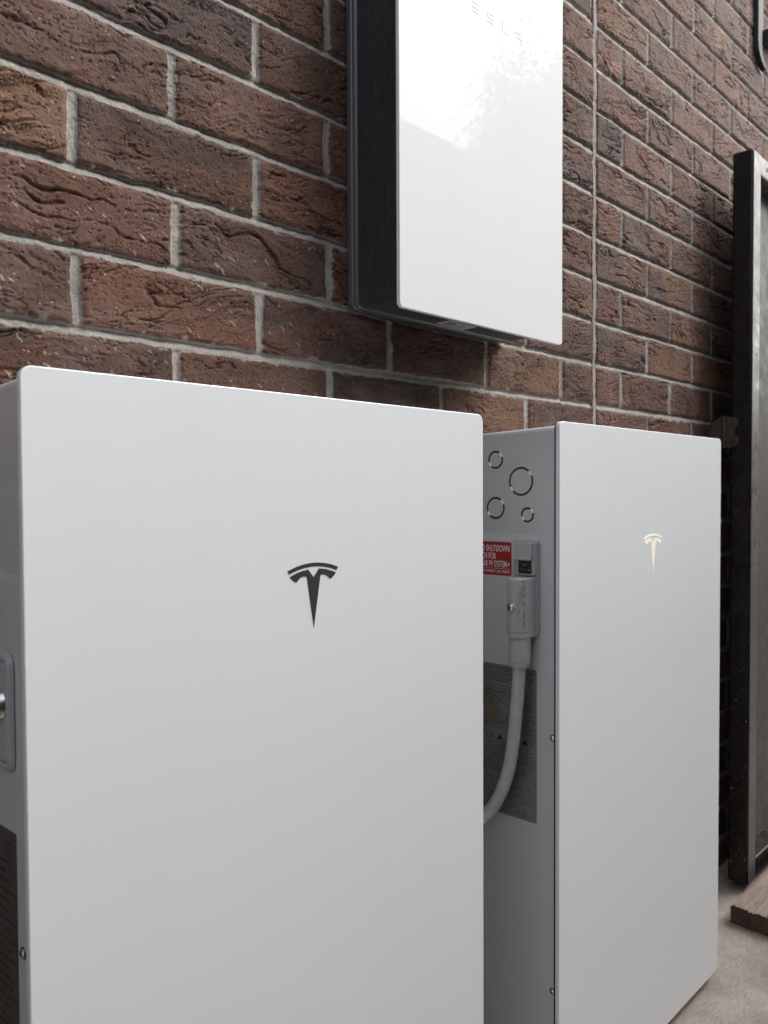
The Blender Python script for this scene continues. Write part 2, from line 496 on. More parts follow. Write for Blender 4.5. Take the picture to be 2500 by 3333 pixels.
    mott = np.array((.99, .995, 1.01))*((.64+.42*fbm(x*45, z*70, 74, 4, .6))*(.82+.36*_h(key, r, 79)))[:, None]
    colr = colr*mott
    # whitish efflorescence at random, plus stronger upper-right light painted into the brick colour
    bloom_and_light = (sstep(.5, .75, fbm(x*14, z*20, 75, 4))*.16+.24*sstep(.8, 1.9, x)*sstep(1.25, 1.9, z))[:, None]
    colr = colr*(1-bloom_and_light)+np.array((.27, .19, .165))*bloom_and_light
    mc = np.array((.37, .348, .318))*(.72+.56*fbm(x*50, z*50, 76, 4, .6))[:, None]*(.80+.36*fbm(x*7, z*9, 78, 3))[:, None]
    mm = (1-sstep(-.0002, .0012, d+edge_n*.5))
    # mortar smears over brick arrises
    smear = sstep(.70, .82, fbm(x*60, z*60, 77, 3))*sstep(.006, .001, d)
    mm = np.maximum(mm, smear*.8)
    # splashed flecks of mortar above the left box, flung on a diagonal
    rng = np.random.RandomState(5)
    fleck = np.zeros_like(x)
    for i in range(110):
        if i < 80:
            fx = rng.uniform(-.08, .36); fz = rng.uniform(1.08, 1.36)
        else:
            fx = rng.uniform(-.08, 2.0); fz = rng.uniform(1.1, 2.0)
        L = rng.uniform(.0015, .0065)*(1 if i < 80 else .6); W_ = rng.uniform(.0005, .0013); a = R(rng.uniform(-55, -20))
        sel = np.abs(x-fx)+np.abs(z-fz) < .02
        if not sel.any(): continue
        dx = x[sel]-fx; dz = z[sel]-fz
        e = (dx*math.cos(a)+dz*math.sin(a))**2/L**2+(-dx*math.sin(a)+dz*math.cos(a))**2/W_**2
        fleck[sel] = np.maximum(fleck[sel], (1-sstep(.6, 1.3, e))*rng.uniform(.4, .9))
    for fx, fz, s_ in ((1.437, 1.80, .006), (1.432, 1.788, .004), (1.29, 1.79, .003)):
        e = ((x-fx)/s_)**2+((z-fz)/s_)**2
        fleck = np.maximum(fleck, 1-sstep(.5, 1.3, e))
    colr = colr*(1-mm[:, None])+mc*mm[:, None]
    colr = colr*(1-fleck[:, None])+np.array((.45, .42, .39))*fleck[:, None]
    height = height+fleck*.0004
    # mesh
    co = np.stack([x-1.2, -height-.05, z], -1).astype(np.float32)
    idx = np.arange(nx*nz).reshape(nz, nx)
    q = np.stack([idx[:-1, :-1], idx[:-1, 1:], idx[1:, 1:], idx[1:, :-1]], -1).reshape(-1, 4).astype(np.int32)
    me = bpy.data.meshes.new('brickwork')
    me.vertices.add(len(co)); me.vertices.foreach_set('co', co.ravel())
    me.loops.add(q.size); me.loops.foreach_set('vertex_index', q.ravel())
    me.polygons.add(len(q)); me.polygons.foreach_set('loop_start', np.arange(0, q.size, 4, dtype=np.int32))
    me.polygons.foreach_set('use_smooth', np.ones(len(q), dtype=bool))
    me.update(calc_edges=True)
    at = me.attributes.new('brick_colour', 'FLOAT_COLOR', 'POINT')
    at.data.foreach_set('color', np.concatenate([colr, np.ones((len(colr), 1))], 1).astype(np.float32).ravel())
    am = me.attributes.new('mortar_mask', 'FLOAT', 'POINT')
    am.data.foreach_set('value', np.maximum(mm, fleck).astype(np.float32))
    me.materials.append(M['brick'])
    o = bpy.data.objects.new('brickwork', me); COL.objects.link(o); o.parent = root
    MB().box((-2.19, .016, -.02), (4.58, .23, 2.9)).build('wall_core', 'core', root)
    # sealant bead filling the control joint, slightly ragged
    s = MB(); n = 1500; zz = [i*2.88/n+.01 for i in range(n+1)]
    prof = []
    for q_ in zz:
        a = np.array([q_])
        l = JOINT_X-.0072+(float(vnoise(a*0+3.3, a*60, 81)[0])-.5)*.0034+(float(vnoise(a*0+2.3, a*260, 85)[0])-.5)*.0030
        rr = JOINT_X+.0072+(float(vnoise(a*0+7.3, a*70, 82)[0])-.5)*.0040+(float(vnoise(a*0+5.3, a*280, 86)[0])-.5)*.0036
        y = .0016+(float(vnoise(a*0+9.3, a*25, 83)[0])-.5)*.003
        prof.append([s.bm.verts.new(p) for p in ((l, .012, q_), (l+.0012, y, q_), ((l+rr)/2, y-.0003, q_), (rr-.0012, y, q_), (rr, .012, q_))])
    for A, B in zip(prof, prof[1:]):
        for k in range(4): s.bm.faces.new([A[k], A[k+1], B[k+1], B[k]])
    s.build('joint_sealant', 'sealant', root)
brick_wall()

# ------------------------------------------------------------------ ground
def ground():
    bm = MB(); bm.face([(-300, -300, 0), (300, -300, 0), (300, 300, 0), (-300, 300, 0)])
    o = bm.build('ground', 'concrete', None, smooth=False)
    tag(o, 'rough beige concrete paving with brushed scratches', None, kind='structure')
ground()

# ------------------------------------------------------------------ emblem shared by the two floor boxes
def arc_pts(x0, z0, xm, zm, x1, z1, n=16):
    """circle through three points"""
    ax, ay, bx, by, cx, cy = x0, z0, xm, zm, x1, z1
    D = 2*(ax*(by-cy)+bx*(cy-ay)+cx*(ay-by))
    ux = ((ax*ax+ay*ay)*(by-cy)+(bx*bx+by*by)*(cy-ay)+(cx*cx+cy*cy)*(ay-by))/D
    uy = ((ax*ax+ay*ay)*(cx-bx)+(bx*bx+by*by)*(ax-cx)+(cx*cx+cy*cy)*(bx-ax))/D
    r = math.hypot(ax-ux, ay-uy)
    a0 = math.atan2(z0-uy, x0-ux); am = math.atan2(zm-uy, xm-ux); a1 = math.atan2(z1-uy, x1-ux)
    while am-a0 > math.pi: am -= 2*math.pi
    while am-a0 < -math.pi: am += 2*math.pi
    while a1-am > math.pi: a1 -= 2*math.pi
    while a1-am < -math.pi: a1 += 2*math.pi
    return [(ux+r*math.cos(a0+(a1-a0)*k/n), uy+r*math.sin(a0+(a1-a0)*k/n)) for k in range(n+1)]

def emblem(parent, cx, zb, yfront, mat):
    m = MB()
    top = arc_pts(-.0357, .9112, 0, .9181, .0357, .9112, 24)
    low = arc_pts(.0340, .9077, 0, .9141, -.0340, .9077, 24)
    def put(pts): m.prism([(cx+a, zb+b) for a, b in pts], 1, yfront-.0004, yfront+.0005)
    put(top+low)
    half_r = arc_pts(.0077, .9113, .0200, .9092, .0325, .9051, 10)
    side_r = arc_pts(.0325, .9051, .0285, .9009, .0233, .8985, 6)[1:]
    hook_r = arc_pts(.0233, .8985, .0190, .9028, .0097, .9036, 8)[1:]
    right = [(0, .9024)]+half_r+side_r+hook_r+[(0, .8476)]
    left = [(-a, b) for a, b in right[1:-1]][::-1]
    put(right+left)
    o = m.build('emblem', mat, parent, smooth=False)
    return o

def screw(parent, name, c, r, axis_out, mat='steel', depth=.003):
    """pan-head screw on a -x face: domed head, cross recess"""
    x, y, z = c
    m = MB()
    prof = [(0, r), (-depth*.5, r*.97), (-depth*.85, r*.75), (-depth, r*.35)]
    n = 20; rings = []
    for dx, rr in prof:
        rings.append([m.bm.verts.new((x+dx, y+rr*math.cos(2*math.pi*k/n), z+rr*math.sin(2*math.pi*k/n))) for k in range(n)])
    for A, B in zip(rings, rings[1:]):
        for k in range(n): m.bm.faces.new([A[k], A[(k+1) % n], B[(k+1) % n], B[k]])
    m.bm.faces.new(rings[-1])
    o = m.build(name, mat, parent)
    g = MB()
    g.box((x-depth-.0002, y-r*.42, z-r*.09), (x-depth+.0006, y+r*.42, z+r*.09))
    g.box((x-depth-.00035, y-r*.09, z-r*.42), (x-depth+.0006, y+r*.09, z+r*.42))
    g.build('drive_recess', 'groove', o, smooth=False)
    return o

def print_lines(mb, xf, y0, y1, z0, z1, pitch, h, rng, dens=.8):
    """rows of tiny word-shaped bars on a -x face; y falls along the reading direction"""
    z = z1
    while z-h > z0:
        y = y1
        end = y0+(y1-y0)*rng.uniform(.0, .35)
        while y > end:
            L = rng.uniform(.0015, .006)
            a, b = max(end, y-L), y
            if b-a > .0006 and rng.random() < dens:
                mb.face([(xf(b), b, z), (xf(b), b, z-h), (xf(a), a, z-h), (xf(a), a, z)])
            y -= L+.0008
        z -= pitch

# ------------------------------------------------------------------ floor standing battery boxes
def battery(x0, yf, label, second):
    root = thing('home_battery', (x0+.30, yf+.09, 0), label, 'battery', 'floor standing white battery boxes')
    ZB, ZT, W = .023, 1.122, .609
    yb = -.002
    xs_ = x0+.0052                                  # left side plane of the body
    # glass front
    MB().prism(rrect(x0, ZB, x0+W, ZT, .0105, 8), 1, yf, yf+.0062, .0011, 3).build('front_glass', 'glass', root)
    # black gasket between glass and body
    MB().prism(rrect(x0+.003, ZB+.005, x0+W-.003, ZT-.0042, .008, 6), 1, yf+.0062, yf+.0108).build('gasket', 'gap', root)
    # body with a rounded top edge
    b = MB(); yy0 = yf+.0108
    prof = [(yy0, .0), (yb, 0)]
    zt0, zt1 = 1.1165, 1.1105
    b.box((xs_, yy0, .028), (x0+W-.0052, yb, zt0))
    b.bm.verts.ensure_lookup_table()
    for v in b.bm.verts:
        if v.co.z > 1 and v.co.y > yy0+.01: v.co.z = zt1
    es = [e for e in b.bm.edges if min(e.verts[0].co.z, e.verts[1].co.z) > 1 and abs(e.verts[0].co.x-e.verts[1].co.x) < .001]
    bmesh.ops.bevel(b.bm, geom=es, offset=.009, segments=5, profile=.5, affect='EDGES')
    b.build('body', 'body', root)
    # feet
    for fx in (x0+.06, x0+W-.06):
        f = MB(); f.box((fx-.035, yf+.03, 0), (fx+.035, yb-.02, .029), .003); f.build('foot', 'gap', root)
    # lower side swelling outwards towards the back, under a soft ledge
    def bulge(yl): return .06*max(0.0, yl-.010)
    def sx(yl): return xs_-bulge(yl)
    s = MB(); ny, nz_ = 26, 24
    yl0, yl1 = .0112, yb-yf
    zrow = [.030, .3, .6, .80, .90]+[.925+.004*i for i in range(8)]
    rows = []
    for zz in zrow:
        row = []
        for i in range(ny+1):
            yl = yl0+(yl1-yl0)*i/ny
            ztop = .9535-.055*(yl-.01)*.0
            t = 1-max(0, min(1, (zz-.9425)/.0095)); t = t*t*(3-2*t)
            row.append(s.bm.verts.new((xs_-.0001-bulge(yl)*t+.0004*(1-t), yf+yl, zz)))
        rows.append(row)
    for A, B in zip(rows, rows[1:]):
        for i in range(ny): s.bm.faces.new([A[i], A[i+1], B[i+1], B[i]])
    # back and bottom closing faces
    for A, B in zip(rows, rows[1:]):
        v0 = s.bm.verts.new((xs_+.002, yf+yl1, A[-1].co.z)); v1 = s.bm.verts.new((xs_+.002, yf+yl1, B[-1].co.z))
        s.bm.faces.new([A[-1], v0, v1, B[-1]])
    s.build('side_cover', 'body', root, angle=60)
    # side screws
    for zz in ((.6422, .2512) if second else (.6295, .2400)):
        y = yf+(.0142 if second else .0240)
        xo = sx(y-yf)
        MB().prism(circle(y, zz, .0052), 0, xo-.0004, xo+.001).build('screw_seat', 'groove', root)
        screw(root, 'side_screw', (xo-.0003, y, zz), .0040, None, depth=.0022)
    emblem(root, x0+.3065, ZB, yf, 'logo_lit' if second else 'logo')
    rng = random.Random(3 if second else 9)
    if second:
        # knock-outs punched in the upper side: thin ring cut, with pale arcs imitating sky glints
        for cy, cz, r in ((.1208, 1.068, .0130), (.0722, 1.033, .0210), (.1207, .991, .0162), (.0602, .981, .0104)):
            k = MB(); n = 48
            w_ = .0032
            ring = []
            for i in range(n):
                a = 2*math.pi*i/n
                ring.append([k.bm.verts.new((xs_+dx, yf+cy+rr*math.cos(a), cz+rr*math.sin(a))) for rr, dx in ((r+w_/2, -.0001), (r+w_*.2, -.0009), (r-w_*.2, -.0009), (r-w_/2, -.0001))])
            for i in range(n):
                A, B = ring[i], ring[(i+1) % n]
                for j in range(3): k.bm.faces.new([A[j], B[j], B[j+1], A[j+1]])
            ko = k.build('knockout_ring', 'groove', root, angle=80)
            for a in (R(145), R(-35)):
                da = min(.0075/r, .62)
                pts = [(xs_-.0002, yf+cy+r*math.cos(a-da/2+da*i/6), cz+r*math.sin(a-da/2+da*i/6)) for i in range(7)]
                br = MB(); br.tube(pts, .0017, 12)
                br.build('glint_arc', 'glint', ko)
        # red warning sticker
        def Y(yl): return yf+yl
        def strip(name, mat, ya, yb_, za, zb_, lift, parent, r=.003):
            m = MB(); m.prism(rrect(Y(ya), za, Y(yb_), zb_, r, 5), 0, -.0003, .0002)
            for v in m.bm.verts: v.co.x += sx(v.co.y-yf)-lift
            return m.build(name, mat, parent, smooth=False)
        red = strip('warning_label', 'red', .0866, .205-.016, .8842, .9373, .0004, root)
        red['label'] = 'red rapid shutdown warning sticker with white capitals'
        ang = math.atan(.06)
        xd = Vector((math.sin(ang), -math.cos(ang), 0)); zd = Vector((0, 0, 1))
        def place(body, size, z, sxx, mat='white_print', yr=.0893, lift=.0011, align='RIGHT', bold=.00016):
            text_mesh('warning_print', body, size, mat, red, (sx(yr), Y(yr), z), xd, zd, sxx, lift, align, bold)
        place('RAPID SHUTDOWN', .0141, .9222, .53, yr=.0895)
        place('SWITCH FOR', .0141, .9098, .53, yr=.1150)
        place('SOLAR PV SYSTEM', .0141, .8975, .50, yr=.0945)
        place('PV DISCONNECT (DC) INSIDE', .0058, .8885, .78, yr=.0895, bold=.00005)
        tri = MB()
        tri.face([(sx(.0925)-.0011, Y(.0925), .9060), (sx(.0925)-.0011, Y(.0925), .8990), (sx(.0893)-.0011, Y(.0893), .9025)])
        tri.face([(sx(.185)-.0011, Y(.185), .8953), (sx(.185)-.0011, Y(.185), .8948), (sx(.0895)-.0011, Y(.0895), .8948), (sx(.0895)-.0011, Y(.0895), .8953)])
        tri.build('warning_print', 'white_print', red, smooth=False)
        # recess plate, switch housing with lifted cover, black rocker
        pl = MB(); xo = sx(.055)
        pl.prism(rrect(Y(.0358), .7945, Y(.0800), .9418, .0055, 6), 0, xo-.0065, xo+.004, .0022, 4)
        plate = pl.build('connector_plate', 'plug_grey', root)
        sw = MB(); xq = xo-.0065
        sw.prism(rrect(Y(.0368), .8880, Y(.0735), .9392, .004, 5), 0, xq-.0055, xq+.001, .0014, 3)
        swo = sw.build('switch_housing', 'plug_grey', root)
        cv = MB(); xr = xq-.0055
        prof = [(-.0005, .9375), (-.0020, .9380), (-.0035, .9368), (-.0055, .9175), (-.0085, .9152), (-.0085, .9128), (-.0005, .9112)]
        A = [cv.bm.verts.new((xr+a, Y(.0400), q)) for a, q in prof]; B = [cv.bm.verts.new((xr+a, Y(.0725), q)) for a, q in prof]
        n = len(prof)
        for i in range(n): cv.bm.faces.new([A[i], A[(i+1) % n], B[(i+1) % n], B[i]])
        cv.bm.faces.new(A); cv.bm.faces.new(B[::-1])
        cv.build('switch_cover', 'plug_grey', swo, angle=25)
        hz = MB()
        for ya in (.0440, .0660): hz.box((xr-.0030, Y(ya), .9362), (xr-.0006, Y(ya+.0048), .9388), .0004)
        hz.build('hinge_pin', 'steel', swo)
        rk = MB(); rk.prism(rrect(Y(.0428), .8915, Y(.0662), .9110, .0012, 3), 0, xr-.0012, xr+.001, .0006, 2)
        rko = rk.build('rocker_switch', 'black_plastic', swo)
        text_mesh('switch_print', 'OFF', .0048, 'laser', rko, (xr-.0014, Y(.0545), .9032), (0, -1, 0), zd, 1.0, .0003, 'CENTER')
        dots = MB()
        for yy, rr in ((.0600, .00055), (.0535, .00055), (.0462, .0009)): dots.prism(circle(Y(yy), .8972, rr, 10), 0, xr-.0016, xr-.0011)
        dots.build('switch_print', 'white_print', rko, smooth=False)
        # rating label
        lab = strip('rating_label', 'label', .0416, .178, .5030, .7420, .0004, root, .001)
        for v in lab.data.vertices:
            yl = v.co.y+(yf+.09)-yf
            v.co.z += (yl-.0416)*-.06*0
        pr = MB(); xf = lambda y: sx(y-yf)-.00085
        print_lines(pr, xf, Y(.062), Y(.172), .712, .737, .0042, .0011, rng, .9)
        print_lines(pr, xf, Y(.045), Y(.056), .712, .735, .0045, .0012, rng, .7)
        print_lines(pr, xf, Y(.044), Y(.088), .632, .700, .0027, .0009, rng, .9)
        print_lines(pr, xf, Y(.092), Y(.172), .640, .700, .0025, .0008, rng, .8)
        print_lines(pr, xf, Y(.044), Y(.172), .565, .618, .0027, .0008, rng, .85)
        print_lines(pr, xf, Y(.044), Y(.172), .507, .560, .0030, .0008, rng, .7)
        for q in (.7085, .7035, .6985): pr.face([(xf(Y(.172)), Y(.172), q), (xf(Y(.172)), Y(.172), q-.0005), (xf(Y(.044)), Y(.044), q-.0005), (xf(Y(.044)), Y(.044), q)])
        pr.build('label_print', 'print', lab, smooth=False)
        hat = strip('label_panel', 'label_hatch', .112, .165, .652, .682, .0007, lab, .0005)
        text_mesh('label_print', 'CE', .0105, 'print', lab, (sx(.126), Y(.126), .6215), xd, zd, 1.0, .0010, 'CENTER')
        for yy in (.108, .062):
            ic = MB()
            ic.face([(xf(Y(yy+.006)), Y(yy+.006), .6215), (xf(Y(yy-.006)), Y(yy-.006), .6215), (xf(Y(yy)), Y(yy), .631)])
            ic.build('warning_triangle', 'print', lab, smooth=False)
        ic = MB()
        a = (.0550, .0468)
        for zA, zB in ((.630, .622), (.622, .630)):
            ic.face([(xf(Y(a[0])), Y(a[0]), zA), (xf(Y(a[0]-.001)), Y(a[0]-.001), zA), (xf(Y(a[1])), Y(a[1]), zB), (xf(Y(a[1]+.001)), Y(a[1]+.001), zB)])
        ic.build('label_symbol', 'print', lab, smooth=False)
    else:
        # raised round-cornered cover with a recessed face and a rotary knob
        def Y(yl): return yf+yl
        xo = sx(.065)
        loops = [(rrect(Y(a), zl, Y(.130-a), zh, rr, 8), -o) for a, zl, zh, rr, o in (
            (.0315, .7800, .8820, .0110, -.001), (.0325, .7812, .8808, .0105, .0014), (.0337, .7824, .8796, .0100, .0030), (.0349, .7836, .8784, .0090, .0036),
            (.0372, .7858, .8762, .0075, .0036), (.0380, .7866, .8754, .0070, .0028), (.0384, .7870, .8750, .0068, .0008), (.0396, .7882, .8738, .0060, .0008),
            (.0400, .7886, .8734, .0058, .0026), (.0410, .7896, .8724, .0052, .0032))]
        m = MB(); L = []
        for pts, dx in loops: L.append([m.bm.verts.new((xo+dx, a, q)) for a, q in pts])
        n = len(L[0])
        for A, B in zip(L, L[1:]):
            for k in range(n): m.bm.faces.new([A[k], A[(k+1) % n], B[(k+1) % n], B[k]])
        m.bm.faces.new(L[-1])
        cvr = m.build('round_cornered_cover', 'plug_grey', root, angle=50)
        kb = MB(); xx = xo-.0030
        n = 32
        rings = []
        for dx, rr in ((.001, .0140), (-.003, .0136), (-.0042, .0128), (-.0042, .0105), (-.0012, .0098), (-.0012, .001)):
            rings.append([kb.bm.verts.new((xx+dx, Y(.0520)+rr*math.cos(2*math.pi*k/n), .8365+rr*math.sin(2*math.pi*k/n))) for k in range(n)])
        for A, B in zip(rings, rings[1:]):
            for k in range(n): kb.bm.faces.new([A[k], A[(k+1) % n], B[(k+1) % n], B[k]])
        kb.bm.faces.new(rings[-1])
        ko = kb.build('round_boss', 'steel', cvr, angle=30)
        screw(cvr, 'cover_screw', (xx-.001, Y(.052), .8365), .0080, None, 'groove', .004)
        m = MB(); m.prism(rrect(Y(.0335), .44, Y(.165), .7282, .001, 3), 0, -.0003, .0002)
        for v in m.bm.verts: v.co.x += sx(v.co.y-yf)-.0004
        lab = m.build('rating_label', 'label_brown', root, smooth=False)
        pr = MB(); xf = lambda y: sx(y-yf)-.00085
        print_lines(pr, xf, Y(.040), Y(.150), .715, .722, .004, .0012, rng, .8)
        print_lines(pr, xf, Y(.036), Y(.075), .45, .700, .0085, .0022, rng, .9)
        print_lines(pr, xf, Y(.036), Y(.052), .707, .722, .005, .0018, rng, .9)
        pr.build('label_print', 'print_soft', lab, smooth=False)
    return root

battery(-.1229, -.1705, 'wide white glass fronted battery box with a dark grey emblem, nearest the camera', False)
battery(.6448, -.1911, 'white glass fronted battery box with lit pale yellow emblem and red side sticker', True)

# ------------------------------------------------------------------ power cable plugged into the second box
def cable():
    yf = -.1911
    root = thing('power_cable', (.62, yf+.055, .50), 'grey plug and bent conduit cable hanging from the side of the second white box', 'cable')
    cx, cy = .6235, yf+.0564
    # plug: rounded half-barrel body
    m = MB()
    pts = []
    for k in range(19):
        a = math.pi*k/18
        pts.append((cx+.012-.034*math.sin(a)**.8, cy+.0188*math.cos(a)))
    pts = [(cx+.0165, cy+.0188)]+pts+[(cx+.0165, cy-.0188)]
    m.prism(pts, 2, .8865, .7965, .0022, 3)
    plug = m.build('plug', 'plug_grey', root, angle=40)
    # screw recess on the plug nose
    n = 24; xs = cx-.0195; sy, sz = cy+.0008, .8424
    k = MB()
    rings = []
    for dx, rr in ((.004, .0088), (-.0040, .0086), (-.0042, .0074), (.0005, .0068)):
        rings.append([k.bm.verts.new((xs+dx, sy+rr*math.cos(2*math.pi*i/n), sz+rr*math.sin(2*math.pi*i/n))) for i in range(n)])
    for A, B in zip(rings, rings[1:]):
        for i in range(n): k.bm.faces.new([A[i], A[(i+1) % n], B[(i+1) % n], B[i]])
    k.build('screw_boss', 'plug_grey', plug, angle=50)
    screw(plug, 'plug_screw', (xs-.0002, sy, sz), .0066, None, depth=.0045)
    rng = random.Random(4)
    def surf(y):                                       # plug skin at depth y
        a = math.acos(max(-1, min(1, (y-cy)/.0188)))
        return cx+.012-.034*math.sin(a)**.8-.0003
    mk = MB()
    for y0, za, zb_ in ((cy-.0120, .820, .866), (cy-.0105, .832, .862), (cy-.0135, .848, .872), (cy-.0150, .812, .880), (cy-.0160, .812, .875)):
        z = za
        while z < zb_:
            L = rng.uniform(.0012, .004)
            if rng.random() < .8:
                mk.face([(surf(y0), y0, z), (surf(y0+.0008), y0+.0008, z), (surf(y0+.0008), y0+.0008, z+L), (surf(y0), y0, z+L)])
            z += L+.0008
    mk.build('plug_marking', 'laser', plug, smooth=False)
    sm = MB()
    for z in (.8045,):
        ring = [(surf(cy+t*.0183)-.0001, cy+t*.0183) for t in [q/12-1 for q in range(25)]]
        for (xa, ya), (xb, yb_) in zip(ring, ring[1:]): sm.face([(xa, ya, z), (xb, yb_, z), (xb, yb_, z+.0006), (xa, ya, z+.0006)])
    sm.build('mould_seam', 'groove', plug, smooth=False)
    # collar (gland)
    gx, gy = .6235, yf+.0562
    m = MB(); m.tube([(gx, gy, .799), (gx, gy, .7596), (gx, gy, .7590), (gx, gy, .7580), (gx, gy, .7574), (gx, gy, .7560), (gx, gy, .7495)], [.0166, .0166, .0160, .0156, .0166, .0166, .0140], 32)
    m.build('gland', 'plug_grey', root, angle=30)
    # conduit: spline through the measured bend
    P = [Vector(p) for p in ((gx, gy, .752), (.6225, yf+.0600, .700), (.6205, yf+.0650, .640), (.6185, yf+.0740, .585), (.6145, yf+.0900, .540), (.6075, yf+.1080, .5120), (.588, yf+.1270, .4970), (.555, yf+.1420, .4900), (.51, yf+.150, .488))]
    pts = []
    for i in range(len(P)-1):
        p0 = P[max(i-1, 0)]; p1 = P[i]; p2 = P[i+1]; p3 = P[min(i+2, len(P)-1)]
        for j in range(8):
            t = j/8
            pts.append(.5*((2*p1)+(p2-p0)*t+(2*p0-5*p1+4*p2-p3)*t*t+(3*p1-p0-3*p2+p3)*t*t*t))
    pts.append(P[-1])
    m = MB(); m.tube(pts, .0099, 24); m.build('conduit', 'cable_grey', root)
cable()

# ------------------------------------------------------------------ wall mounted control box
def control_box():
    gx, gw, d = .3840, .3960, .112
    zb, zt = 1.2610, 1.2610+.584
    root = thing('wall_control_box', (gx+gw/2, -.05, zb), 'glossy white glass control box with black ribbed sides hung on the brick wall', 'control box')
    MB().prism(rrect(gx, zb, gx+gw, zt, .0075, 8), 1, -d, -d+.0052, .0010, 3).build('front_glass', 'glass_clear', root)
    # body: outline from the wall forward, ribbed sides
    bx0, bx1 = gx+.0075, gx+gw-.010
    z0, z1 = zb+.0150, zt-.013
    back = [(0.0, .0055), (-.0020, .0020), (-.0045, .0002), (-.0120, .0), (-.0138, .0016), (-.0160, .0018), (-.0176, .0006), (-.0195, .0004), (-.0220, .0034)]
    prof = [(-.0205, .0050), (-.0235, .0034)]
    y = -.0240
    while y > -d+.0075:
        prof += [(y, .0026), (y-.0016, .0026), (y-.0022, .0046), (y-.0036, .0046)]
        y -= .0043
    prof += [(-d+.0052, .0030)]
    def ring(ins, yy):
        r = .010
        return [m.bm.verts.new((a, yy, q)) for a, q in rrect(bx0+ins, z0+ins*.6, bx1-ins, z1-ins*.6, r, 5)]
    for nm, mt, pf in (('ribbed_body', 'black_alu', prof), ('back_plate', 'satin_grey', back)):
        m = MB()
        rs = [ring(i, yy) for yy, i in pf]
        n = len(rs[0])
        for A, B in zip(rs, rs[1:]):
            for k in range(n): m.bm.faces.new([A[k], A[(k+1) % n], B[(k+1) % n], B[k]])
        m.bm.faces.new(rs[0]); m.bm.faces.new(rs[-1][::-1])
        m.build(nm, mt, root, angle=25)
    # small steel latches at the glass edge
    for za, zb_ in ((1.4100, 1.4030), (1.3930, 1.3880)):
        l = MB(); l.box((gx+.0060, -.1045, zb_), (gx+.0120, -.1012, za), .0005); l.build('latch', 'steel', root)
    l = MB(); l.box((gx+.0068, -.1055, 1.3850), (gx+.0120, -.1000, 1.4120), .0005); l.build('latch_slot', 'gap', root)
    # sticker under the box
    zu = z0+.0020
    s = MB(); s.box((.5545, -.0555, zu-.0012), (.6200, -.0290, zu+.0006))
    st = s.build('underside_sticker', 'silver_label', root, smooth=False)
    p = MB(); rng = random.Random(2)
    for i in range(5):
        xx = .5610+i*.0042
        p.face([(xx, -.0520, zu-.0014), (xx+.0022, -.0520, zu-.0014), (xx+.0042, -.0340, zu-.0014), (xx+.0020, -.0340, zu-.0014)])
    for i in range(5):
        p.face([(.588, -.0520+i*.0042, zu-.0014), (.588+rng.uniform(.014, .026), -.0520+i*.0042, zu-.0014), (.588+rng.uniform(.014, .026), -.0508+i*.0042, zu-.0014), (.588, -.0508+i*.0042, zu-.0014)])
    p.build('sticker_print', 'print', st, smooth=False)
    # spaced capitals printed behind the glass
    H = .0150; th = .0024; yv = -d-.0002; zz = 1.7095; W1 = .0155
    # stroke boxes of each capital: x0, z0, x1, z1 in the letter cell
    mid = (H-th)*.5
    E_ = [(0, 0, W1, th), (0, mid, W1, mid+th), (0, H-th, W1, H)]
    glyphs = {'T': [(0, H-th, W1, H), (.0066, 0, .0066+th, H-th)], 'E': E_,
              'S': E_+[(0, mid+th, th, H-th), (W1-th, th, W1, mid)],
              'L': [(0, 0, .0150, th), (0, th, th, H)],
              'A': [(0, H-th, .016, H), (0, H*.42, .016, H*.42+th), (0, 0, th, H*.42), (.016-th, 0, .016, H*.42)]}
    for ch, x in zip('TESLA', (.5035, .5390, .5743, .6111, .6465)):
        t = MB()
        for a, b, c, e in glyphs[ch]: t.box((x+a, yv-.0002, zz+b), (x+c, yv+.0004, zz+e))
        t.build('printed_letter', 'faint', root, smooth=False)
control_box()

